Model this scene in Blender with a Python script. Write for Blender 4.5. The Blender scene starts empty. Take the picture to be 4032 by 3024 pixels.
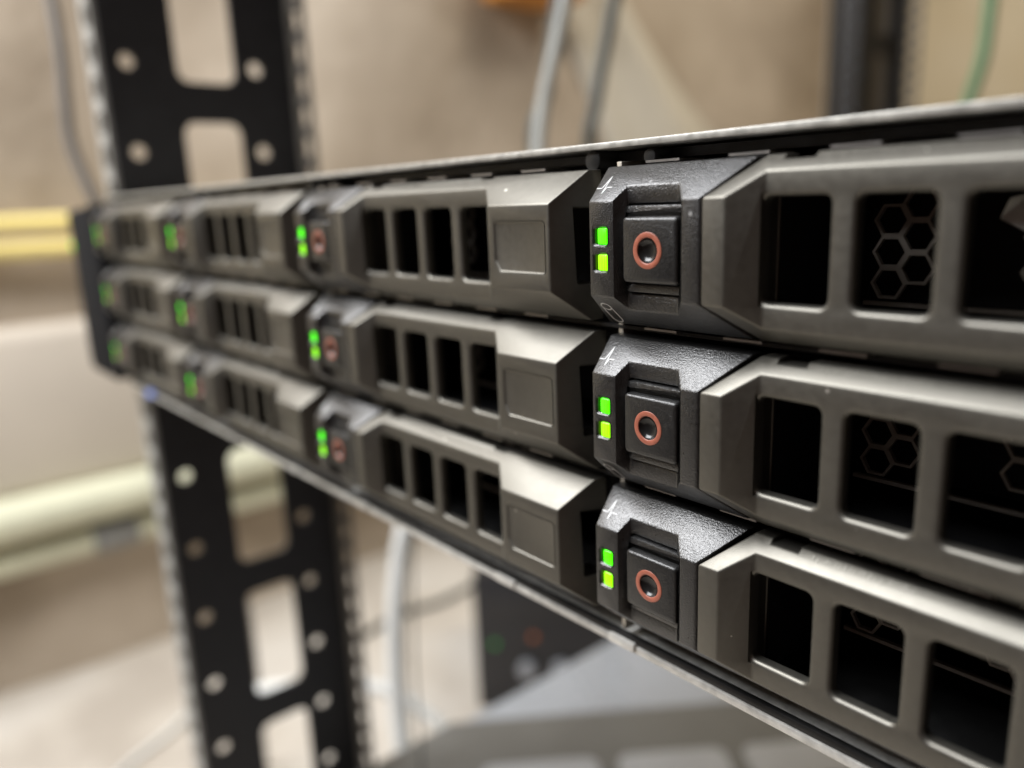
import bpy, bmesh, math, random
from mathutils import Vector, Matrix

random.seed(7)
scene = bpy.context.scene
COL = scene.collection
MM = 0.001
FLOOR = -0.667

# ------------------------------------------------------------------ camera
cam_d = bpy.data.cameras.new("camera")
cam = bpy.data.objects.new("camera", cam_d)
COL.objects.link(cam)
scene.camera = cam
CAM = Vector((0.08545, -0.08966, 0.00823))
RIGHT = Vector((0.64266531, 0.76505201, -0.04094773))
DOWN = Vector((0.14890026, -0.17715035, -0.9728548))
FWD = Vector((-0.75153843, 0.6191229, -0.22776483))
m = Matrix.Identity(4)
for i in range(3):
    m[i][0] = RIGHT[i]; m[i][1] = -DOWN[i]; m[i][2] = -FWD[i]; m[i][3] = CAM[i]
cam.matrix_world = m
cam_d.sensor_width = 36.0
cam_d.lens = 27.83
cam_d.clip_start = 0.004
cam_d.clip_end = 60.0
cam_d.dof.use_dof = True
cam_d.dof.focus_distance = 0.122
cam_d.dof.aperture_fstop = 7.7
cam_d.dof.aperture_blades = 0

# ------------------------------------------------------------------ world and lamps
world = bpy.data.worlds.new("World")
scene.world = world
world.use_nodes = True
bg = world.node_tree.nodes["Background"]
bg.inputs[0].default_value = (1.0, 0.62, 0.50, 1)
bg.inputs[1].default_value = 0.06


def area(name, loc, target, sx, sy, power, col):
    d = bpy.data.lights.new(name, 'AREA')
    d.shape = 'RECTANGLE'; d.size = sx; d.size_y = sy
    d.energy = power; d.color = col
    o = bpy.data.objects.new(name, d)
    COL.objects.link(o)
    o.location = loc
    o.rotation_euler = (Vector(target) - Vector(loc)).to_track_quat('-Z', 'Y').to_euler()
    return o


area("ceiling_lamp", (-0.70, -0.62, 0.95), (-0.70, 0.10, -0.30), 1.15, 0.75, 43, (0.97, 0.98, 1.0))
area("far_fill_lamp", (-0.30, 1.35, 1.35), (-0.5, 1.6, 0.0), 0.9, 0.3, 15, (1.0, 0.93, 0.80))  # added fill lamp, brightens the back wall and the right of the background

vs = scene.view_settings
vs.view_transform = 'Standard'
vs.look = 'None'
vs.exposure = 0.1
vs.gamma = 1.0
scene.render.engine = 'CYCLES'
scene.cycles.max_bounces = 8
scene.cycles.use_denoising = True

# ------------------------------------------------------------------ materials


def nodes_of(name):
    mt = bpy.data.materials.new(name)
    mt.use_nodes = True
    nt = mt.node_tree
    return mt, nt, nt.nodes["Principled BSDF"]


def mat(name, col, rough=0.5, metal=0.0, var=0.15, vscale=40.0, bump=0.0, bscale=400.0, bdist=0.0002,
        rvar=0.1, spec=0.5, coat=0.0, detail=4.0):
    """procedural paint, plastic or metal: noise in colour and roughness, noise bump"""
    mt, nt, b = nodes_of(name)
    L = nt.links.new
    tc = nt.nodes.new("ShaderNodeTexCoord")
    n1 = nt.nodes.new("ShaderNodeTexNoise")
    n1.inputs["Scale"].default_value = vscale; n1.inputs["Detail"].default_value = detail
    L(tc.outputs["Object"], n1.inputs["Vector"])
    mix = nt.nodes.new("ShaderNodeMix"); mix.data_type = 'RGBA'
    mix.inputs[6].default_value = tuple(c * (1 - var) for c in col) + (1,)
    mix.inputs[7].default_value = tuple(min(1, c * (1 + var)) for c in col) + (1,)
    ramp = nt.nodes.new("ShaderNodeMapRange")
    ramp.inputs[1].default_value = 0.3; ramp.inputs[2].default_value = 0.7
    L(n1.outputs["Fac"], ramp.inputs[0]); L(ramp.outputs[0], mix.inputs[0])
    L(mix.outputs[2], b.inputs["Base Color"])
    r = nt.nodes.new("ShaderNodeMapRange")
    r.inputs[3].default_value = max(0.02, rough - rvar); r.inputs[4].default_value = min(1, rough + rvar)
    L(n1.outputs["Fac"], r.inputs[0]); L(r.outputs[0], b.inputs["Roughness"])
    b.inputs["Metallic"].default_value = metal
    b.inputs["Specular IOR Level"].default_value = spec
    b.inputs["Coat Weight"].default_value = coat
    if bump > 0:
        n2 = nt.nodes.new("ShaderNodeTexNoise")
        n2.inputs["Scale"].default_value = bscale; n2.inputs["Detail"].default_value = 2.0
        L(tc.outputs["Object"], n2.inputs["Vector"])
        bp = nt.nodes.new("ShaderNodeBump")
        bp.inputs["Strength"].default_value = bump; bp.inputs["Distance"].default_value = bdist
        L(n2.outputs["Fac"], bp.inputs["Height"]); L(bp.outputs[0], b.inputs["Normal"])
    return mt


def emis(name, col, strength):
    mt, nt, b = nodes_of(name)
    tc = nt.nodes.new("ShaderNodeTexCoord")
    n = nt.nodes.new("ShaderNodeTexWave")
    n.inputs["Scale"].default_value = 600; n.inputs["Distortion"].default_value = 1.5
    nt.links.new(tc.outputs["Object"], n.inputs["Vector"])
    r = nt.nodes.new("ShaderNodeMapRange")
    r.inputs[3].default_value = strength * 0.75; r.inputs[4].default_value = strength * 1.15
    nt.links.new(n.outputs["Fac"], r.inputs[0])
    nt.links.new(r.outputs[0], b.inputs["Emission Strength"])
    b.inputs["Base Color"].default_value = (col[0] * .3, col[1] * .3, col[2] * .3, 1)
    b.inputs["Emission Color"].default_value = (*col, 1)
    b.inputs["Roughness"].default_value = 0.3
    return mt


M = {}
M['taupe'] = mat("taupe_metallic_paint", (0.156, 0.149, 0.130), 0.45, 0.9, 0.05, 900, 0.14, 4500, 0.00006, 0.07)
M['black'] = mat("black_textured_plastic", (0.011, 0.011, 0.011), 0.32, 0.0, 0.3, 1500, 1.0, 3700, 0.00010, 0.1, 0.85)
M['black'].node_tree.nodes['Principled BSDF'].inputs['IOR'].default_value = 1.55
def dust(mt, amount=0.72, scale=700.0, col=(0.55, 0.53, 0.48)):
    nt = mt.node_tree; L = nt.links.new
    b = nt.nodes['Principled BSDF']
    src = b.inputs['Base Color'].links[0].from_socket
    tc = nt.nodes.new('ShaderNodeTexCoord')
    oi = nt.nodes.new('ShaderNodeObjectInfo')
    add = nt.nodes.new('ShaderNodeVectorMath'); add.operation = 'ADD'
    L(tc.outputs['Object'], add.inputs[0]); L(oi.outputs['Location'], add.inputs[1])
    vo = nt.nodes.new('ShaderNodeTexVoronoi'); vo.inputs['Scale'].default_value = scale
    L(add.outputs[0], vo.inputs['Vector'])
    lt = nt.nodes.new('ShaderNodeMath'); lt.operation = 'LESS_THAN'; lt.inputs[1].default_value = 0.13
    L(vo.outputs['Distance'], lt.inputs[0])
    sp = nt.nodes.new('ShaderNodeSeparateColor'); L(vo.outputs['Color'], sp.inputs[0])
    gt = nt.nodes.new('ShaderNodeMath'); gt.operation = 'GREATER_THAN'; gt.inputs[1].default_value = 1 - amount
    L(sp.outputs[0], gt.inputs[0])
    mu = nt.nodes.new('ShaderNodeMath'); mu.operation = 'MULTIPLY'
    L(lt.outputs[0], mu.inputs[0]); L(gt.outputs[0], mu.inputs[1])
    mx = nt.nodes.new('ShaderNodeMix'); mx.data_type = 'RGBA'
    L(mu.outputs[0], mx.inputs[0]); L(src, mx.inputs[6]); mx.inputs[7].default_value = (*col, 1)
    L(mx.outputs[2], b.inputs['Base Color'])
    # broad handling marks change the gloss
    n = nt.nodes.new('ShaderNodeTexNoise'); n.inputs['Scale'].default_value = 55; n.inputs['Detail'].default_value = 5
    L(add.outputs[0], n.inputs['Vector'])
    rs = b.inputs['Roughness'].links[0].from_socket
    mr = nt.nodes.new('ShaderNodeMapRange'); mr.inputs[1].default_value = 0.35; mr.inputs[2].default_value = 0.65
    mr.inputs[3].default_value = -0.02; mr.inputs[4].default_value = 0.03
    L(n.outputs['Fac'], mr.inputs[0])
    ad = nt.nodes.new('ShaderNodeMath'); ad.operation = 'ADD'
    L(rs, ad.inputs[0]); L(mr.outputs[0], ad.inputs[1]); L(ad.outputs[0], b.inputs['Roughness'])


dust(M['taupe'], 0.05, 420.0)
dust(M['black'], 0.04, 420.0, (0.25, 0.25, 0.25))
M['button'] = mat("black_button_plastic", (0.010, 0.010, 0.010), 0.36, 0.0, 0.2, 1500, 1.0, 3200, 0.00006, 0.08, 0.7)
M['gloss'] = mat("black_gloss_plastic", (0.012, 0.012, 0.012), 0.22, 0.0, 0.1, 900, 0, rvar=0.04)
M['ring'] = mat("orange_ring_paint", (0.34, 0.105, 0.065), 0.38, 0.0, 0.12, 1200, 0.2, 3000, 0.00003)
M['print'] = mat("white_printed_ink", (0.75, 0.76, 0.76), 0.5, 0.0, 0.1, 2500)
M['dark'] = mat("dark_steel_tray", (0.010, 0.010, 0.011), 0.55, 0.2, 0.3, 200)
M['screen'] = mat("grey_screen_metal", (0.42, 0.39, 0.34), 0.5, 0.5, 0.15, 300)
M['steel'] = mat("galvanised_steel", (0.70, 0.70, 0.67), 0.34, 0.85, 0.22, 260, 0.25, 1400, 0.0001, 0.14)
M['trim'] = mat('bright_sheet_edge', (0.66, 0.65, 0.61), 0.38, 0.35, 0.2, 500, 0.2, 2500, 0.00006, 0.1)
M['lid'] = mat('lid_sheet_edge', (0.50, 0.49, 0.45), 0.42, 0.4, 0.25, 500, 0.3, 2000, 0.00008, 0.12)
M['inner'] = mat("chassis_inner_steel", (0.03, 0.03, 0.03), 0.45, 0.6, 0.3, 200)
M['divider'] = mat("divider_steel_edge", (0.45, 0.42, 0.36), 0.4, 0.6, 0.15, 400)
M['finger'] = mat("spring_finger_steel", (0.33, 0.32, 0.31), 0.35, 0.8, 0.2, 500)
M['rack'] = mat("black_powder_coat", (0.012, 0.012, 0.014), 0.5, 0.0, 0.25, 120, 0.3, 900, 0.0002)
M['ear'] = mat("black_ear_plastic", (0.011, 0.011, 0.012), 0.9, 0.0, 0.2, 300, 0.3, 2500, 0.0001, 0.05, 0.1)
M['edge'] = mat("pale_zinc_edge", (0.42, 0.42, 0.40), 0.5, 0.4, 0.2, 200)
M['flange'] = mat('lit_post_steel', (0.16, 0.145, 0.125), 0.5, 0.2, 0.2, 120)  # lighter than the black post: light on the flange put into its colour
M['g1'] = emis("green_status_lamp", (0.055, 0.80, 0.0), 2.4)
M['g2'] = emis("lime_status_lamp", (0.20, 0.70, 0.0), 2.4)
M['blue'] = emis("blue_glint_glow", (0.28, 0.38, 0.85), 0.9)  # glow that stands in for a blue reflection, not a lamp
M['g3'] = emis('dim_green_lamp', (0.1, 0.9, 0.15), 0.06)
M['amber'] = emis("amber_status_lamp", (1.0, 0.25, 0.05), 0.12)

# ------------------------------------------------------------------ mesh helpers


def link(name, me, material, parent=None):
    o = bpy.data.objects.new(name, me)
    COL.objects.link(o)
    if material is not None:
        me.materials.clear(); me.materials.append(material)
    if parent is not None:
        o.parent = parent
    return o


def tag(o, label=None, cat=None, group=None, kind=None):
    if label: o["label"] = label
    if cat: o["category"] = cat
    if group: o["group"] = group
    if kind: o["kind"] = kind
    return o


def empty(name, loc, rz=0.0):
    o = bpy.data.objects.new(name, None)
    o.empty_display_size = 0.01
    COL.objects.link(o)
    o.location = loc; o.rotation_euler = (0, 0, rz)
    return o


def to_mesh(bm, name="m"):
    bmesh.ops.recalc_face_normals(bm, faces=bm.faces)
    me = bpy.data.meshes.new(name)
    bm.to_mesh(me); bm.free()
    return me


def box(bm, a, b):
    v = [bm.verts.new((x, y, z)) for x in (a[0], b[0]) for y in (a[1], b[1]) for z in (a[2], b[2])]
    for f in ((0, 1, 3, 2), (4, 6, 7, 5), (0, 4, 5, 1), (2, 3, 7, 6), (0, 2, 6, 4), (1, 5, 7, 3)):
        bm.faces.new([v[i] for i in f])


def loft(bm, loops):
    """closed loops of equal length joined in order and capped"""
    rings = [[bm.verts.new(p) for p in lp] for lp in loops]
    n = len(rings[0])
    for a, b in zip(rings, rings[1:]):
        for i in range(n):
            j = (i + 1) % n
            bm.faces.new((a[i], a[j], b[j], b[i]))
    bm.faces.new(rings[0][::-1]); bm.faces.new(rings[-1])


def rrect(hx, hz, r, n=5):
    pts = []
    for cx, cz, a0 in ((hx - r, hz - r, 0), (-hx + r, hz - r, 90), (-hx + r, -hz + r, 180), (hx - r, -hz + r, 270)):
        for k in range(n + 1):
            a = math.radians(a0 + 90 * k / n)
            pts.append((cx + r * math.cos(a), cz + r * math.sin(a)))
    return pts


def bm_boxes(*bs):
    bm = bmesh.new()
    for a, b in bs:
        box(bm, a, b)
    return bm


def finish(me, bevel=0.0, cuts=(), seg=2, angle=28, smooth=30):
    """boolean cutters and a bevel applied through the modifier stack"""
    tmp = bpy.data.objects.new("tmp", me); COL.objects.link(tmp)
    cos = []
    for c in cuts:
        co = bpy.data.objects.new("cut", c); COL.objects.link(co); cos.append(co)
        md = tmp.modifiers.new("b", 'BOOLEAN'); md.object = co; md.operation = 'DIFFERENCE'; md.solver = 'EXACT'
    if bevel > 0:
        md = tmp.modifiers.new("v", 'BEVEL'); md.width = bevel; md.segments = seg
        md.limit_method = 'ANGLE'; md.angle_limit = math.radians(angle); md.use_clamp_overlap = False
        md.harden_normals = False
    dg = bpy.context.evaluated_depsgraph_get()
    out = bpy.data.meshes.new_from_object(tmp.evaluated_get(dg))
    bpy.data.objects.remove(tmp)
    for co in cos:
        bpy.data.objects.remove(co)
    if smooth:
        for p in out.polygons: p.use_smooth = True
        out.set_sharp_from_angle(angle=math.radians(smooth))
    return out


def scaled(bm, s=MM):
    bmesh.ops.scale(bm, vec=(s, s, s), verts=bm.verts)
    return to_mesh(bm)


def catmull(pts, n=8):
    P = [Vector(p) for p in pts]
    P = [P[0] * 2 - P[1]] + P + [P[-1] * 2 - P[-2]]
    out = []
    for i in range(1, len(P) - 2):
        for k in range(n):
            t = k / n
            a, b, c, d = P[i - 1], P[i], P[i + 1], P[i + 2]
            out.append(0.5 * ((2 * b) + (c - a) * t + (2 * a - 5 * b + 4 * c - d) * t * t + (3 * b - a - 3 * c + d) * t ** 3))
    out.append(P[-2])
    return out


def tube_mesh(pts, r, n=10, sub=8):
    path = catmull(pts, sub)
    bm = bmesh.new()
    loops = []
    up = Vector((0.3, 0.2, 0.9)).normalized()
    for i, p in enumerate(path):
        t = (path[min(i + 1, len(path) - 1)] - path[max(i - 1, 0)]).normalized()
        s = t.cross(up)
        if s.length < 1e-3: s = t.cross(Vector((1, 0, 0)))
        s.normalize(); up = s.cross(t).normalized()
        loops.append([p + (s * math.cos(2 * math.pi * k / n) + up * math.sin(2 * math.pi * k / n)) * r for k in range(n)])
    loft(bm, loops)
    me = to_mesh(bm)
    for p in me.polygons: p.use_smooth = True
    me.set_sharp_from_angle(angle=math.radians(60))
    return me


def cyl(bm, c, r, h, axis='y', n=24):
    loops = []
    for e in (0, h):
        lp = []
        for k in range(n):
            a = 2 * math.pi * k / n
            u, v = r * math.cos(a), r * math.sin(a)
            if axis == 'y': lp.append((c[0] + u, c[1] + e, c[2] + v))
            elif axis == 'x': lp.append((c[0] + e, c[1] + u, c[2] + v))
            else: lp.append((c[0] + u, c[1] + v, c[2] + e))
        loops.append(lp)
    loft(bm, loops)


# ------------------------------------------------------------------ the setting: walls and floor
def wall_mat(name, c1, c2, c3, scale, bump):
    mt, nt, b = nodes_of(name)
    L = nt.links.new
    tc = nt.nodes.new("ShaderNodeTexCoord")
    n1 = nt.nodes.new("ShaderNodeTexNoise"); n1.inputs["Scale"].default_value = scale
    n1.inputs["Detail"].default_value = 5; n1.inputs["Roughness"].default_value = 0.55
    n2 = nt.nodes.new("ShaderNodeTexNoise"); n2.inputs["Scale"].default_value = scale * 9
    L(tc.outputs["Object"], n1.inputs["Vector"]); L(tc.outputs["Object"], n2.inputs["Vector"])
    cr = nt.nodes.new("ShaderNodeValToRGB")
    cr.color_ramp.elements[0].position = 0.34; cr.color_ramp.elements[0].color = (*c1, 1)
    cr.color_ramp.elements[1].position = 0.68; cr.color_ramp.elements[1].color = (*c3, 1)
    e = cr.color_ramp.elements.new(0.5); e.color = (*c2, 1)
    L(n1.outputs["Fac"], cr.inputs[0]); L(cr.outputs[0], b.inputs["Base Color"])
    b.inputs["Roughness"].default_value = 0.75
    bp = nt.nodes.new("ShaderNodeBump"); bp.inputs["Strength"].default_value = bump
    bp.inputs["Distance"].default_value = 0.01
    L(n2.outputs["Fac"], bp.inputs["Height"]); L(bp.outputs[0], b.inputs["Normal"])
    return mt


M['wall'] = wall_mat("beige_plaster", (0.31, 0.25, 0.185), (0.46, 0.385, 0.30), (0.60, 0.52, 0.42), 2.6, 0.3)
M['wall2'] = wall_mat("ochre_plaster", (0.42, 0.345, 0.22), (0.48, 0.40, 0.265), (0.52, 0.45, 0.32), 2.0, 0.2)
M['floor'] = wall_mat("pale_stone_floor", (0.46, 0.41, 0.35), (0.58, 0.53, 0.46), (0.66, 0.62, 0.56), 5.0, 0.15)


def sheet(name, fn, nu, nv, material):
    bm = bmesh.new()
    g = [[bm.verts.new(fn(i / nu, j / nv)) for j in range(nv + 1)] for i in range(nu + 1)]
    for i in range(nu):
        for j in range(nv):
            bm.faces.new((g[i][j], g[i + 1][j], g[i + 1][j + 1], g[i][j + 1]))
    me = to_mesh(bm)
    for p in me.polygons: p.use_smooth = True
    return link(name, me, material)


def wob(y, z):
    return (0.020 * math.sin(5.1 * y + 3.0 * z) + 0.010 * math.sin(9.7 * y - 6.3 * z + 1.0)
            + 0.007 * math.sin(4.0 * y + 14.0 * z + 2.0))


tag(sheet("wall_left", lambda u, v: (-1.21 + wob(-2.0 + 4.45 * u, v * 2.6), -2.0 + 4.45 * u, FLOOR - 0.02 + 2.6 * v), 120, 70, M['wall']), kind="structure")
tag(sheet("wall_back", lambda u, v: (-1.3 + 4.0 * u, 2.42 + 0.4 * wob(4 * u, 2.6 * v), FLOOR - 0.02 + 2.6 * v), 60, 40, M['wall2']), kind="structure")
tag(sheet("floor", lambda u, v: (-1.4 + 2.0 * u, -1.1 + 3.7 * v, FLOOR), 8, 8, M['floor']), kind="structure")

# ------------------------------------------------------------------ rack posts
def post(y0, label, cat="rack post"):
    t = empty("rack_post", (-0.335, y0, FLOOR))
    H = 1.75
    dz = -FLOOR
    # side plate in the plane x = 0, local y 0..0.095
    bm = bm_boxes(((-0.0025, 0.0, 0.0), (0.0, 0.0955, H)))
    cb = bmesh.new()
    z = 79 * MM + dz - 0.0415 * 17
    while z < H - 0.02:
        for yy in (0.0105, 0.0735):
            cyl(cb, (-0.01, yy, z), 0.0036, 0.02, 'x', 14)
        z += 0.0415
    z = 0.052 + dz - 0.086 * 8
    while z < H - 0.02:
        pts = rrect(0.0147, 0.0335, 0.006, 4)
        zc = z - 0.0335
        if zc - 0.034 > 0.01:
            loft(cb, [[(x, 0.048 + p[0], zc + p[1]) for p in pts] for x in (-0.01, 0.01)])
        z += 0.086
    link("side_plate", finish(to_mesh(bm), 0, [to_mesh(cb)], smooth=30), M['rack'], t)

    def flange(xa, xb, ya, yb, xh, zoff, mt):
        bm = bm_boxes(((xa, ya, 0.0), (xb, yb, H)))
        cb = bmesh.new()
        z = 0.02 + zoff
        while z < H - 0.01:
            box(cb, (xh - 0.0047, ya - 0.01, z - 0.0047), (xh + 0.0047, yb + 0.01, z + 0.0047))
            z += 0.015875
        return link("flange", finish(to_mesh(bm), 0, [to_mesh(cb)], smooth=30), mt, t)

    flange(-0.0195, -0.0027, -0.0022, 0.0, -0.0092, 0.0, M['edge'] if y0 < 0.3 else M['rack'])
    flange(0.0002, 0.0185, 0.0930, 0.0953, 0.0105, 0.004, M['flange'])
    if y0 > 0.3:      # this post is a closed channel
        link("outer_plate", to_mesh(bm_boxes(((-0.034, 0.0, 0.0), (-0.032, 0.16, H)))), M['flange'], t)
    tag(t, label, cat, "perforated rack posts")
    return t


post(0.019, "black perforated rack post just behind the left end of the server, slots and bolt holes")
post(0.722, "black rack post far behind the server lid, seen near the upper right")

# ------------------------------------------------------------------ the server chassis
XL, XR = -0.3235, 0.1075
YB = 0.42
srv = empty("rack_server", ((XL + XR) / 2, 0.2, -0.0715))
tag(srv, "two unit rack server chassis with thin steel lid and black mounting ear", "server")
srv_inv = Matrix.Translation(-Vector(srv.location))


def spart(name, me, material, parent=None):
    o = link(name, me, material, parent or srv)
    if parent is None:
        me.transform(srv_inv)
    return o


def sbox(name, a, b, material, bevel=0.0):
    return spart(name, finish(to_mesh(bm_boxes((a, b))), bevel, smooth=35), material)


lid = sbox("lid", (XL, 0.0078, 0.01545), (XR, YB, 0.0165), M['lid'], 0.0002)
base = sbox("base_plate", (XL, 0.0072, -0.0727), (XR, YB, -0.0712), M['trim'], 0.0003)
sbox("front_lip", (XL, 0.0074, -0.0711), (XR, 0.0086, -0.0697), M['inner'], 0.0003)
sbox("inner_roof", (XL, 0.0135, 0.0135), (XR, 0.30, 0.0150), M['inner'])
sbox("inner_floor", (XL, 0.0130, -0.0705), (XR, 0.30, -0.0680), M['inner'])
for x in (XL, XR - 0.0012):
    sbox("side_panel", (x, 0.0079, -0.0710), (x + 0.0012, YB, 0.0153), M['steel'])
for c in range(-3, 2):
    sbox("divider", (c * 0.104 - 0.0046, 0.0083, -0.0695), (c * 0.104 - 0.0036, 0.16, 0.0133), M['divider'], 0.0001)
for c in range(-2, 1):
    bm = bmesh.new(); cyl(bm, (c * 0.104 - 0.0105, 0.0087, 0.0138), 0.0017, 0.02, 'y', 20)
    cyl(bm, (c * 0.104 + 0.0015, 0.0090, 0.0138), 0.0012, 0.02, 'y', 16)
    spart("guide_pin", finish(to_mesh(bm), 0.0002, smooth=40), M['inner'])
fm = finish(to_mesh(bm_boxes(((-0.0032, 0, -0.00018), (0.0032, 0.006, 0.00018)))), 0)
for r in range(0, 2):
    z = -0.01335 - r * 0.0267
    sbox("bay_shelf", (XL + 0.002, 0.0082, z - 0.0003), (XR - 0.002, 0.14, z + 0.0003), M['dark'])
    for c in range(4):
        for k in range(6):
            o = link("spring_finger", fm, M['finger'], srv)
            o.location = Vector(((c - 3) * 0.104 + 0.0057 + k * 0.01495, 0.0066, z + 0.0005)) - Vector(srv.location)
for c in range(4):
    for k in range(6):
        o = link("spring_finger", fm, M['finger'], srv)
        o.location = Vector(((c - 3) * 0.104 + 0.0057 + k * 0.01495, 0.0070, 0.0129)) - Vector(srv.location)
# mounting ear at the left end
bm = bmesh.new()
loft(bm, [[(x, y, z) for x, z in ((-0.3700, 0.0108), (-0.3185, 0.0135), (-0.3185, -0.0660), (-0.3215, -0.0690), (-0.3660, -0.0690), (-0.3700, -0.0655))] for y in (0.0005, 0.018)])
ear = spart("mounting_ear", finish(to_mesh(bm), 0.0016, seg=3, smooth=35), M['ear'])
bm = bm_boxes(((-0.3760, 0.0030, -0.0660), (-0.3704, 0.018, 0.0105)))
spart("ear_edge", finish(to_mesh(bm), 0.0008, smooth=40), M['edge'])
bm = bmesh.new(); cyl(bm, (-0.3735, 0.0012, -0.0060), 0.0014, 0.004, 'y', 16)
spart("ear_light", finish(to_mesh(bm), 0.0003), M['g1'])
bm = bmesh.new(); cyl(bm, (-0.2900, 0.0052, -0.0712), 0.0016, 0.003, 'y', 16)
spart("blue_glint", finish(to_mesh(bm), 0.0003), M['blue'])  # blue reflection on the lower edge, put in as a glowing disc
# rolled tabs on the lower front edge
tm = finish(to_mesh(bm_boxes(((-0.0032, 0, -0.0012), (0.0032, 0.003, 0.0006)))), 0.0004, smooth=40)
for x in (-0.297, -0.245, -0.193, -0.141, -0.0985, -0.037, -0.0035, 0.052):
    o = link("edge_tab", tm, M['trim'], srv)
    o.location = Vector((x, 0.0066, -0.0712)) - Vector(srv.location)

# ------------------------------------------------------------------ drive carriers
ZF, ZC, YC = 7.25, 12.4, 6.0           # front half height, full half height, chamfer depth (mm)


def chamfered(x0, x0b, x1, x1b, yb=9.0):
    """bar along x: front face at y=0, chamfers back to full height, slanted ends"""
    bm = bmesh.new()
    def sec(xa, xb):
        return [(xa, 0, -ZF), (xa, 0, ZF), (xb, YC, ZC), (xb, yb, ZC), (xb, yb, -ZC), (xb, YC, -ZC)]
    loft(bm, [sec(x0, x0b), sec(x1, x1b)])
    return bm


def trap(x0, x1, x2, x3, depth, zh=20):
    """cutter: recess with sloping ends, floor at depth"""
    k = 3.0 / depth
    bm = bmesh.new()
    pl = [(x0 - (x1 - x0) * k, -3.0), (x1, depth), (x2, depth), (x3 + (x3 - x2) * k, -3.0)]
    loft(bm, [[(x, y, z) for x, y in pl] for z in (-zh, zh)])
    return bm


def flare(cx, cz, hx, hz, r, y0, fil, y1, n=4, plain_left=False):
    """cutter: rounded opening with a filleted front rim"""
    bm = bmesh.new()
    # quarter-round: offset falls from fil to 0 while y advances by fil
    loops = [(y0 - 2.0, fil)]
    for k in range(n + 1):
        a = k / n * math.pi / 2
        loops.append((y0 + fil * (1 - math.cos(a)), fil * (1 - math.sin(a))))
    loops.append((y1, 0.0))
    loft(bm, [[(cx + (max(p[0], -hx - e * 0.02) if plain_left else p[0]), y, cz + p[1]) for p in rrect(hx + e, hz + e, r + e, 5)] for y, e in loops])
    return bm


def offset_scaled(bm): return scaled(bm)


# --- grey handle frame
AP = [(25.5, 34.8), (38.1, 47.2), (50.4, 59.6), (62.8, 71.9)]
YR = 3.6
cuts = [scaled(trap(22.1, 26.0, 71.3, 76.2, YR))]
cuts.append(scaled(bm_boxes(((24.6, 5.5, -10.9), (90.4, 20, 10.9)))))
cuts.append(scaled(bm_boxes(((85, 3.9, -6.2), (110, 30, 6.3)))))            # slot in the end face
cuts.append(scaled(bm_boxes(((27.4, 0, 11.7), (31.6, 30, 20)), ((67.5, 0, 12.0), (71.0, 30, 20)))))   # notches in the top edge
lab = [(77.9, 4.1), (78.2, 4.4), (90.5, 4.4), (90.9, 4.0), (90.9, -3.8), (90.5, -4.2), (79.2, -4.2), (77.9, -2.4)]
bm = bmesh.new()
loft(bm, [[(84.4 + (x - 84.4) * s, y, z * s) for x, z in lab] for y, s in ((-1.0, 1.06), (0.0, 1.018), (0.22, 1.0))])
cuts.append(scaled(bm))
handle_me = finish(scaled(chamfered(18.5, 24.5, 92.1, 95.7)), 0.00030, cuts, seg=3, angle=24, smooth=24)
handle_me = finish(handle_me, 0, [scaled(flare((a + b) / 2, 0.1, (b - a) / 2, 6.95, 1.1, YR, 0.75, 12, 5, a < 30)) for a, b in AP], smooth=30)

# --- black latch bezel
cuts = [scaled(trap(2.35, 3.2, 12.7, 15.1, 2.5))]
cuts.append(scaled(bm_boxes(((3.2, -1, -6.7), (14.9, 3.6, 6.7)))))
for zc in (2.0, -2.0):
    cuts.append(scaled(flare(-0.28, zc, 1.34, 1.32, 0.35, 0.0, 0.25, 2.0, 3)))
bezel_me = finish(scaled(chamfered(-2.6, -4.1, 18.05, 23.2)), 0.00028, cuts, seg=2, angle=24, smooth=28)

surround_me = finish(scaled(bm_boxes(((3.45, 1.7, -6.45), (14.65, 3.5, 6.45)))), 0.00035,
                     [scaled(bm_boxes(((3.75, 0, -5.05), (14.45, 2.6, 5.05))))], seg=2, smooth=35)
bm = bmesh.new()
loft(bm, [[(9.1 + p[0], y, p[1]) for p in rrect(5.2 - e, 4.85 - e, 0.6, 4)] for y, e in
          ((3.4, 0), (0.9, 0), (0.55, 0.06), (0.32, 0.22), (0.2, 0.5))])
cb = bmesh.new()
prof = [(-1.0, 1.95), (0.25, 1.9), (0.6, 1.75), (0.95, 1.35), (1.12, 0.7), (1.15, 0.15)]
loft(cb, [[(8.85 + r * math.cos(2 * math.pi * k / 36), y, r * math.sin(2 * math.pi * k / 36)) for k in range(36)] for y, r in prof])
button_me = finish(scaled(bm), 0, [scaled(cb)], smooth=40)
# ring: flat annulus with a rounded section
bm = bmesh.new()
sect = [(2.70, 0.24), (2.68, 0.16), (2.60, 0.12), (2.00, 0.12), (1.90, 0.16), (1.84, 0.28)]
rings = [[bm.verts.new((8.85 + r * math.cos(2 * math.pi * k / 48), y, r * math.sin(2 * math.pi * k / 48))) for k in range(48)] for r, y in sect]
for a, b in zip(rings, rings[1:] + rings[:1]):
    for i in range(48):
        j = (i + 1) % 48
        bm.faces.new((a[i], a[j], b[j], b[i]))
ring_me = scaled(bm)
for p in ring_me.polygons: p.use_smooth = True
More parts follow.
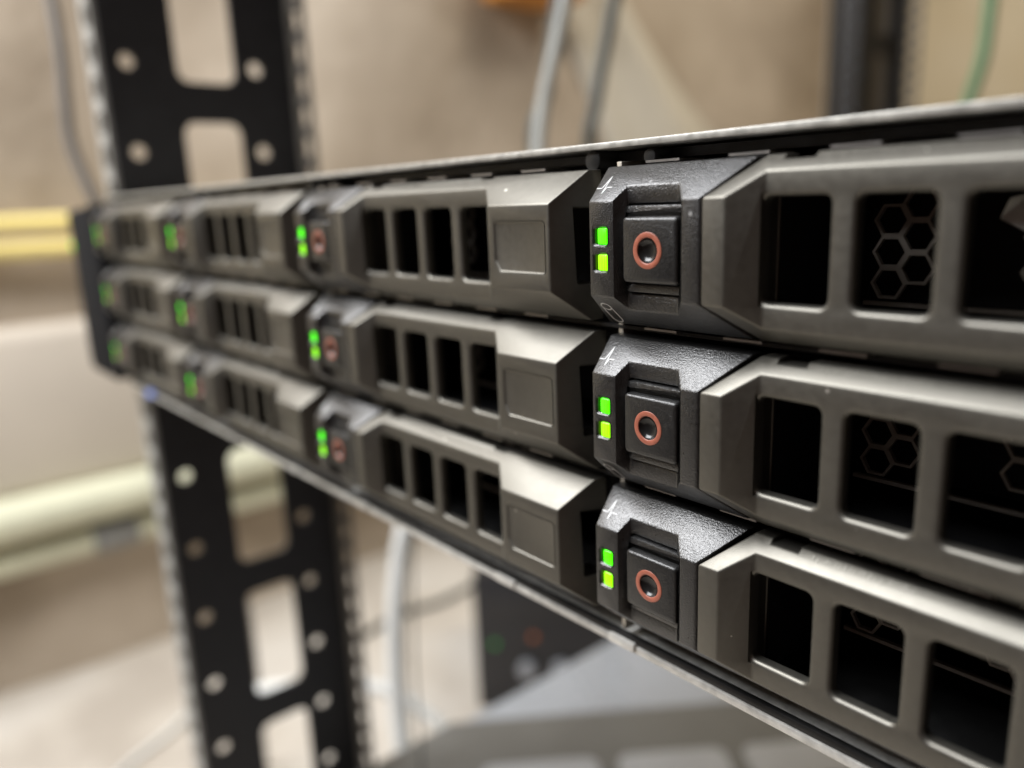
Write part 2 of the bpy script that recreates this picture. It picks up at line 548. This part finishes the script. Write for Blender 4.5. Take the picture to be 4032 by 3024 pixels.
# glossy bowl in the middle of the button
bm = bmesh.new()
prof = [(0.30, 1.84), (0.55, 1.70), (0.85, 1.38), (1.02, 0.9), (1.08, 0.3)]
rings = [[bm.verts.new((8.85 + r * math.cos(2 * math.pi * k / 36), y - 0.03, r * math.sin(2 * math.pi * k / 36))) for k in range(36)] for y, r in prof]
for a, b in zip(rings, rings[1:]):
    for i in range(36):
        j = (i + 1) % 36
        bm.faces.new((a[i], a[j], b[j], b[i]))
bm.faces.new(rings[-1])
bowl_me = scaled(bm)
for p in bowl_me.polygons: p.use_smooth = True
bm = bmesh.new()
loft(bm, [[(0.08 + p[0], y, p[1]) for p in rrect(0.98 - e, 1.22 - e, 0.3, 4)] for y, e in ((1.9, 0), (0.12, 0), (0.02, 0.1))])
light_me = finish(scaled(bm), 0, smooth=40)


# --- printed marks on the chamfers
def strip(bm, pts, w, top=True, closed=False):
    """thin raised ink line; pts are (x, t) with t running up (or down) the chamfer"""
    def P(x, t, h):
        y = YC * t; z = ZF + (ZC - ZF) * t
        ny, nz = -(ZC - ZF), YC
        l = math.hypot(ny, nz)
        y += ny / l * h; z += nz / l * h
        return Vector((x, y, z if top else -z))
    ps = [Vector(p) for p in pts]
    if closed: ps.append(ps[0])
    ls = math.hypot(YC, ZC - ZF)
    for a, b in zip(ps, ps[1:]):
        d = Vector(((b.x - a.x), (b.y - a.y) * ls))
        if d.length < 1e-6: continue
        d.normalize(); n = Vector((-d.y, d.x)) * w / 2
        q = [(a.x + n.x, a.y + n.y / ls), (b.x + n.x, b.y + n.y / ls), (b.x - n.x, b.y - n.y / ls), (a.x - n.x, a.y - n.y / ls)]
        loft(bm, [[P(x, t, h) for x, t in q] for h in (0.0, 0.05)])


bm = bmesh.new()
strip(bm, [(-2.9, 0.36), (-1.75, 0.36), (-1.45, 0.70), (-1.05, 0.20), (-0.85, 0.38), (0.2, 0.38)], 0.19)
pulse_me = scaled(bm)
bm = bmesh.new()
el = [(-1.25 + 0.95 * math.cos(a), 0.36 + 0.11 * math.sin(a)) for a in [2 * math.pi * k / 18 for k in range(18)]]
strip(bm, el, 0.25, False, True)
strip(bm, [(-2.2, 0.36), (-2.2, 0.80)] + [(-1.25 - 0.95 * math.cos(a), 0.80 + 0.12 * math.sin(a)) for a in [math.pi * k / 8 for k in range(9)]] + [(-0.3, 0.80), (-0.3, 0.36)], 0.2, False)
disk_me = scaled(bm)
bm = bmesh.new()
x = 34.0
while x < 48:
    w = random.uniform(0.25, 0.6)
    if random.random() < 0.82:
        strip(bm, [(x, random.uniform(0.80, 0.86)), (x + random.uniform(-.15, .25), random.uniform(0.90, 0.95))], random.uniform(0.18, 0.3))
    x += w + 0.25
mould_me = scaled(bm)

# --- tray behind, honeycomb screen
tray_me = finish(scaled(bm_boxes(((-2.2, 9.1, -11.6), (95.4, 10.2, -10.9)), ((-2.2, 9.1, 10.9), (95.4, 10.2, 11.6)),
                                 ((-2.2, 9.2, -11.7), (25.0, 24, 11.7)), ((-2.2, 38, -11.9), (95.4, 140, 11.9)))), 0)
bm = bmesh.new()
hexr, wall_t, y0, y1 = 2.57, 0.46, 25.0, 25.8
box(bm, (29.0, y0, -9.2), (62.0, y1, -8.6))
for i in (0, 1, 5, 6):
    for j in range(-2, 3):
        cx = 32.5 + i * hexr * 1.5
        cz = -1.45 + (j + 0.5 * (i % 2)) * hexr * math.sqrt(3)
        if cz < -8 or cz > 6.6: continue
        def hx(r, y): return [(cx + r * math.cos(math.radians(60 * k)), y, cz + r * math.sin(math.radians(60 * k))) for k in range(6)]
        ri, ro = hexr - wall_t, hexr * 0.999
        loops = [[bm.verts.new(p) for p in lp] for lp in (hx(ro, y1), hx(ro, y0), hx(ri, y0), hx(ri, y1))]
        for p, q in zip(loops, loops[1:]):
            for k in range(6):
                n = (k + 1) % 6
                bm.faces.new((p[k], p[n], q[n], q[k]))
screen_me = scaled(bm)

# small bent clip inside the bay
bm = bmesh.new()
loft(bm, [[(46.5, 24.5, 3.2), (50.5, 24.0, 1.2), (50.5, 24.3, 1.0), (46.5, 24.8, 3.0)], [(47.2, 25.0, 5.6), (49.6, 24.6, 6.2), (49.6, 24.9, 6.4), (47.2, 25.3, 5.8)]])
clip_me = scaled(bm)

ROWN = ["top", "middle", "bottom"]
COLN = ["farthest column, at the left end", "second column from the left", "third column from the left", "nearest column, cut by the right edge"]
for r in range(3):
    for c in range(4):
        cr = empty("drive_carrier", ((c - 3) * 0.104 + random.uniform(-0.12, 0.12) * MM, random.uniform(-0.3, 0.3) * MM, -r * 0.0267 + random.uniform(-0.1, 0.1) * MM))
        tag(cr, "grey and black drive carrier in the %s row, %s" % (ROWN[r], COLN[c]), "drive carrier", "hot swap drive carriers in the server")
        h = link("handle", handle_me, M['taupe'], cr)
        link("moulded_marks", mould_me, M['taupe'], h)
        bz = link("latch_bezel", bezel_me, M['black'], cr)
        link("activity_symbol", pulse_me, M['print'], bz)
        link("disk_symbol", disk_me, M['print'], bz)
        link("button_surround", surround_me, M['black'], bz)
        for zc, g in ((2.0, 'g1'), (-2.0, 'g2')):
            me = light_me if g == 'g1' else light_me.copy()
            o = link("status_light", me, M[g], bz); o.location = (0, 0, zc * MM)
        bt = link("release_button", button_me, M['button'], cr)
        link("button_ring", ring_me, M['ring'], bt)
        link("button_bowl", bowl_me, M['gloss'], bt)
        link("tray", tray_me, M['dark'], cr)
        link("honeycomb_screen", screen_me, M['screen'], cr)
        link("inner_clip", clip_me, M['steel'], cr)

# ------------------------------------------------------------------ pipes and cables
M['cream'] = mat("cream_pipe_paint", (0.66, 0.66, 0.50), 0.35, 0, 0.08, 12)
M['yellow'] = mat("yellow_pipe_paint", (0.86, 0.71, 0.27), 0.35, 0, 0.1, 15)
M['band'] = mat("grey_pipe_band", (0.24, 0.24, 0.23), 0.5, 0, 0.2, 30)


def pipe(name, y0, y1, x, z, r, mt, label, n=20):
    t = empty(name, (x, y0, z))
    bm = bmesh.new(); cyl(bm, (0, 0, 0), r, y1 - y0, 'y', n)
    link("pipe_run", finish(to_mesh(bm), 0, smooth=40), mt, t)
    for yy in (0.55, 1.4):
        bm = bmesh.new(); cyl(bm, (0, yy - y0, 0), r * 1.12, 0.03, 'y', n)
        link("clamp", finish(to_mesh(bm), 0.001, smooth=40), mt, t)
    tag(t, label, "pipe", "pipes along the left wall")
    return t


pipe("wall_pipe", -0.9, 2.3, -1.150, -0.396, 0.031, M['cream'], "thick cream pipe, upper of the pair low on the left wall")
t = pipe("wall_pipe", -0.9, 2.3, -1.160, -0.458, 0.019, M['cream'], "thin cream pipe with a grey band, lower of the pair on the left wall")
bm = bmesh.new(); cyl(bm, (0, 1.02, 0), 0.023, 0.062, 'y', 20)
link("grey_band", finish(to_mesh(bm), 0.001, smooth=40), M['band'], t)
pipe("wall_pipe", -0.9, 0.6, -1.17, 0.002, 0.0115, M['yellow'], "yellow tube on the left wall, upper of the two beside the ear")
pipe("wall_pipe", -0.9, 0.6, -1.17, -0.032, 0.0115, M['yellow'], "yellow tube on the left wall, lower of the two beside the ear")

M['cgrey'] = mat("grey_cable_jacket", (0.12, 0.105, 0.09), 0.5, 0, 0.1, 60)
M['cpale'] = mat("pale_grey_cable_jacket", (0.36, 0.36, 0.33), 0.45, 0, 0.1, 60)
M['cdark'] = mat("dark_grey_cable_jacket", (0.032, 0.038, 0.032), 0.45, 0, 0.1, 60)
M['cgreen'] = mat("green_cable_jacket", (0.10, 0.20, 0.09), 0.45, 0, 0.1, 60)
M['cwhite'] = mat("white_cable_jacket", (0.75, 0.76, 0.74), 0.4, 0, 0.06, 60)


def cable(pts, r, mt, label):
    o = link("cable", tube_mesh(pts, r), M[mt])
    tag(o, label, "cable")


cable([(-0.60, 0.058, 0.40), (-0.587, 0.056, 0.25), (-0.578, 0.054, 0.175), (-0.565, 0.052, 0.124), (-0.557, 0.048, 0.086), (-0.551, 0.046, 0.061),
       (-0.542, 0.048, 0.039), (-0.53, 0.053, 0.013), (-0.527, 0.058, -0.009), (-0.55, 0.08, -0.10), (-0.66, 0.16, -0.35), (-0.78, 0.2, -0.664)], 0.0040, 'cgrey',
      "grey cable hanging left of the rack post, bending towards the server")
cable([(-0.242, 0.26, 0.30), (-0.242, 0.246, 0.19), (-0.242, 0.235, 0.129), (-0.242, 0.228, 0.11), (-0.243, 0.221, 0.086), (-0.244, 0.213, 0.062), (-0.242, 0.206, 0.038), (-0.238, 0.2, 0.0175)],
      0.0038, 'cpale', "pale grey cable rising from behind the server lid, centre of the picture")
cable([(-0.262, 0.26, 0.30), (-0.263, 0.25, 0.16), (-0.266, 0.237, 0.079), (-0.265, 0.231, 0.061), (-0.267, 0.225, 0.048), (-0.264, 0.222, 0.033), (-0.260, 0.22, 0.0185)],
      0.0042, 'cdark', "dark cable close behind the pale grey one")
cable([(-0.360, 0.45, 0.33), (-0.359, 0.42, 0.24), (-0.358, 0.404, 0.178), (-0.359, 0.393, 0.151), (-0.358, 0.379, 0.111), (-0.356, 0.367, 0.074), (-0.354, 0.357, 0.04), (-0.35, 0.35, -0.1), (-0.35, 0.36, -0.352)],
      0.0048, 'cdark', "dark grey cable to the right of the pale one, leaning right")
cable([(-0.225, 0.80, 0.42), (-0.223, 0.76, 0.28), (-0.221, 0.737, 0.193), (-0.219, 0.728, 0.162), (-0.216, 0.714, 0.114), (-0.218, 0.701, 0.083), (-0.22, 0.685, 0.047), (-0.225, 0.66, 0.0205)],
      0.0056, 'cgreen', "green cable at the upper right beyond the far post")
cable([(-0.335, 0.46, -0.04), (-0.36, 0.37, -0.10), (-0.385, 0.285, -0.165), (-0.400, 0.24, -0.200), (-0.405, 0.215, -0.215), (-0.402, 0.201, -0.231), (-0.4, 0.192, -0.258), (-0.396, 0.183, -0.296), (-0.39, 0.176, -0.337), (-0.382, 0.171, -0.374), (-0.372, 0.163, -0.429), (-0.37, 0.13, -0.56), (-0.38, 0.08, -0.655), (-0.44, 0.0, -0.660)],
      0.0068, 'cwhite', "white cable hanging below the server in front of the floor")
cable([(-0.322, 0.17, -0.0735), (-0.318, 0.157, -0.186), (-0.31, 0.148, -0.237), (-0.303, 0.141, -0.28), (-0.296, 0.137, -0.311), (-0.287, 0.131, -0.349)],
      0.0009, 'cdark', "thin dark wire hanging beside the white cable")
cable([(-0.62, 0.10, -0.44), (-0.503, 0.176, -0.4), (-0.484, 0.198, -0.405), (-0.464, 0.218, -0.414), (-0.446, 0.234, -0.431), (-0.432, 0.245, -0.448), (-0.42, 0.252, -0.468), (-0.40, 0.26, -0.55), (-0.42, 0.25, -0.663)],
      0.0060, 'cwhite', "white cable arching between the rack post and the grey cabinet")
cable([(-0.86, 0.02, -0.662), (-0.894, 0.067, -0.662), (-0.909, 0.093, -0.662), (-0.94, 0.15, -0.662), (-1.0, 0.2, -0.662), (-1.1, 0.25, -0.662)], 0.004, 'cwhite',
      "thin white cord lying on the floor at the lower left")
cable([(-0.95, 0.40, -0.662), (-0.974, 0.515, -0.662), (-0.963, 0.593, -0.662), (-0.974, 0.703, -0.662), (-0.99, 0.85, -0.662)], 0.005, 'cdark',
      "dark cord lying on the floor left of the black box")

# ------------------------------------------------------------------ things around the rack
M['cab'] = mat("light_grey_cabinet_paint", (0.40, 0.43, 0.47), 0.28, 0.1, 0.05, 20)
M['plate'] = mat("dull_grey_area_paint", (0.185, 0.185, 0.175), 0.5, 0.1, 0.08, 20)
M['pale'] = mat("pale_slot_cover", (0.46, 0.475, 0.49), 0.45, 0, 0.05, 20)
t = empty("grey_cabinet", (-0.11, 0.5, -0.44))
tag(t, "light grey metal rack device below the server, flat top", "cabinet")
bm = bm_boxes(((-0.215, -0.40, 0.0), (0.215, 0.30, 0.088)))
link("cabinet_body", finish(to_mesh(bm), 0.003, seg=3, smooth=40), M['cab'], t)
# guessed thin sheet for a duller area across the cabinet top's front corner
ang = math.atan2(0.178, 0.131)
u = Vector((math.cos(ang), math.sin(ang), 0)); v = Vector((math.sin(ang), -math.cos(ang), 0))
A = Vector((-0.325, 0.180, -0.3515))
pl = empty("dull_area", A)
tag(pl, "dull grey area with pale oblong slots across the top of the grey cabinet", "plate")
bm = bmesh.new()
foot = [Vector((0.0, 0.0, 0)) , u * 0.36, u * 0.36 + v * 0.16, Vector((0.0, -0.12, 0))]
loft(bm, [[p + Vector((0, 0, h)) for p in foot] for h in (0.0, 0.0035)])
link("dull_area_sheet", finish(to_mesh(bm), 0.001, smooth=40), M['plate'], pl)
for s0, s1 in ((0.02, 0.095), (0.108, 0.178), (0.19, 0.26)):
    bm = bmesh.new()
    pts = rrect((s1 - s0) / 2, 0.016, 0.008, 5)
    cc = u * ((s0 + s1) / 2) + v * 0.064
    loft(bm, [[cc + u * p[0] + v * p[1] + Vector((0, 0, h)) for p in pts] for h in (0.0036, 0.0046)])
    link("slot_cover", to_mesh(bm), M['pale'], pl)

M['bbox'] = mat("black_box_plastic", (0.014, 0.014, 0.017), 0.4, 0, 0.2, 60)
M['knob'] = mat("white_knob_plastic", (0.30, 0.31, 0.33), 0.3, 0, 0.05, 60)
an = math.radians(47)
t = empty("black_box", (-0.690, 0.467, FLOOR), an)
tag(t, "black control box on the floor with white knobs and small lamps", "control box")
bm = bm_boxes(((0.0, 0.0, 0.0), (0.36, 0.22, 0.195)))
link("box_body", finish(to_mesh(bm), 0.004, seg=2, smooth=40), M['bbox'], t)
bm = bm_boxes(((0.012, -0.002, 0.135), (0.34, 0.0, 0.18)))
link("box_band", finish(to_mesh(bm), 0.0005), M['bbox'], t)
for xx in (0.068, 0.113, 0.152):
    bm = bmesh.new(); cyl(bm, (xx, -0.012, 0.062), 0.011, 0.0125, 'y', 20)
    link("knob", finish(to_mesh(bm), 0.002, smooth=40), M['knob'], t)
for xx, zz, mm_ in ((0.078, 0.108, 'amber'), (0.026, 0.098, 'g3')):
    bm = bmesh.new(); cyl(bm, (xx, -0.004, zz), 0.004, 0.0045, 'y', 16)
    link("signal_lamp", finish(to_mesh(bm), 0.0008, smooth=40), M[mm_], t)

# paler band of the wall above the pipes, modelled as a board
o = link("wall_pale_band", finish(to_mesh(bm_boxes(((-1.215, -0.9, -0.375), (-1.165, 0.9, -0.135)))), 0.02, seg=3, smooth=40), mat("pale_band_paint", (0.60, 0.54, 0.46), 0.7, 0, 0.06, 5))
tag(o, "paler band along the left wall, above the cream pipes", "wall board")
# orange box on the wall, pale cloth hanging against the wall
M['orange'] = mat("orange_plastic", (0.62, 0.26, 0.05), 0.45, 0, 0.1, 20)
M['cloth'] = mat("pale_cloth", (0.62, 0.58, 0.49), 0.8, 0, 0.05, 8)
t = empty("orange_box", (-1.12, 1.01, 0.372))
tag(t, "orange box fixed high on the left wall, cut by the top edge", "junction box")
bm = bm_boxes(((-0.075, -0.085, 0.0), (0.04, 0.09, 0.14)))
link("box_body", finish(to_mesh(bm), 0.012, seg=3, smooth=40), M['orange'], t)
bm = bm_boxes(((0.041, -0.07, 0.02), (0.048, 0.075, 0.12)))
link("box_cover", finish(to_mesh(bm), 0.003, seg=2, smooth=40), M['orange'], t)


def clothf(a, b):
    z = 0.62 - 0.85 * b
    yl = 0.98 + 0.47 * b
    yr = 1.22 + 0.36 * b + 0.75 * b * b
    y = yl + (yr - yl) * a
    x = -1.195 + 0.085 * math.sin(math.pi * a) ** 0.7 * (0.35 + 0.6 * b) + 0.010 * math.sin(11 * a + 4 * b)
    return (x, y, z)


o = sheet("hanging_cloth", clothf, 30, 30, M['cloth'])
md = o.modifiers.new("solid", 'SOLIDIFY'); md.thickness = 0.003
tag(o, "pale cloth hanging against the left wall behind the dark cable", "cloth")
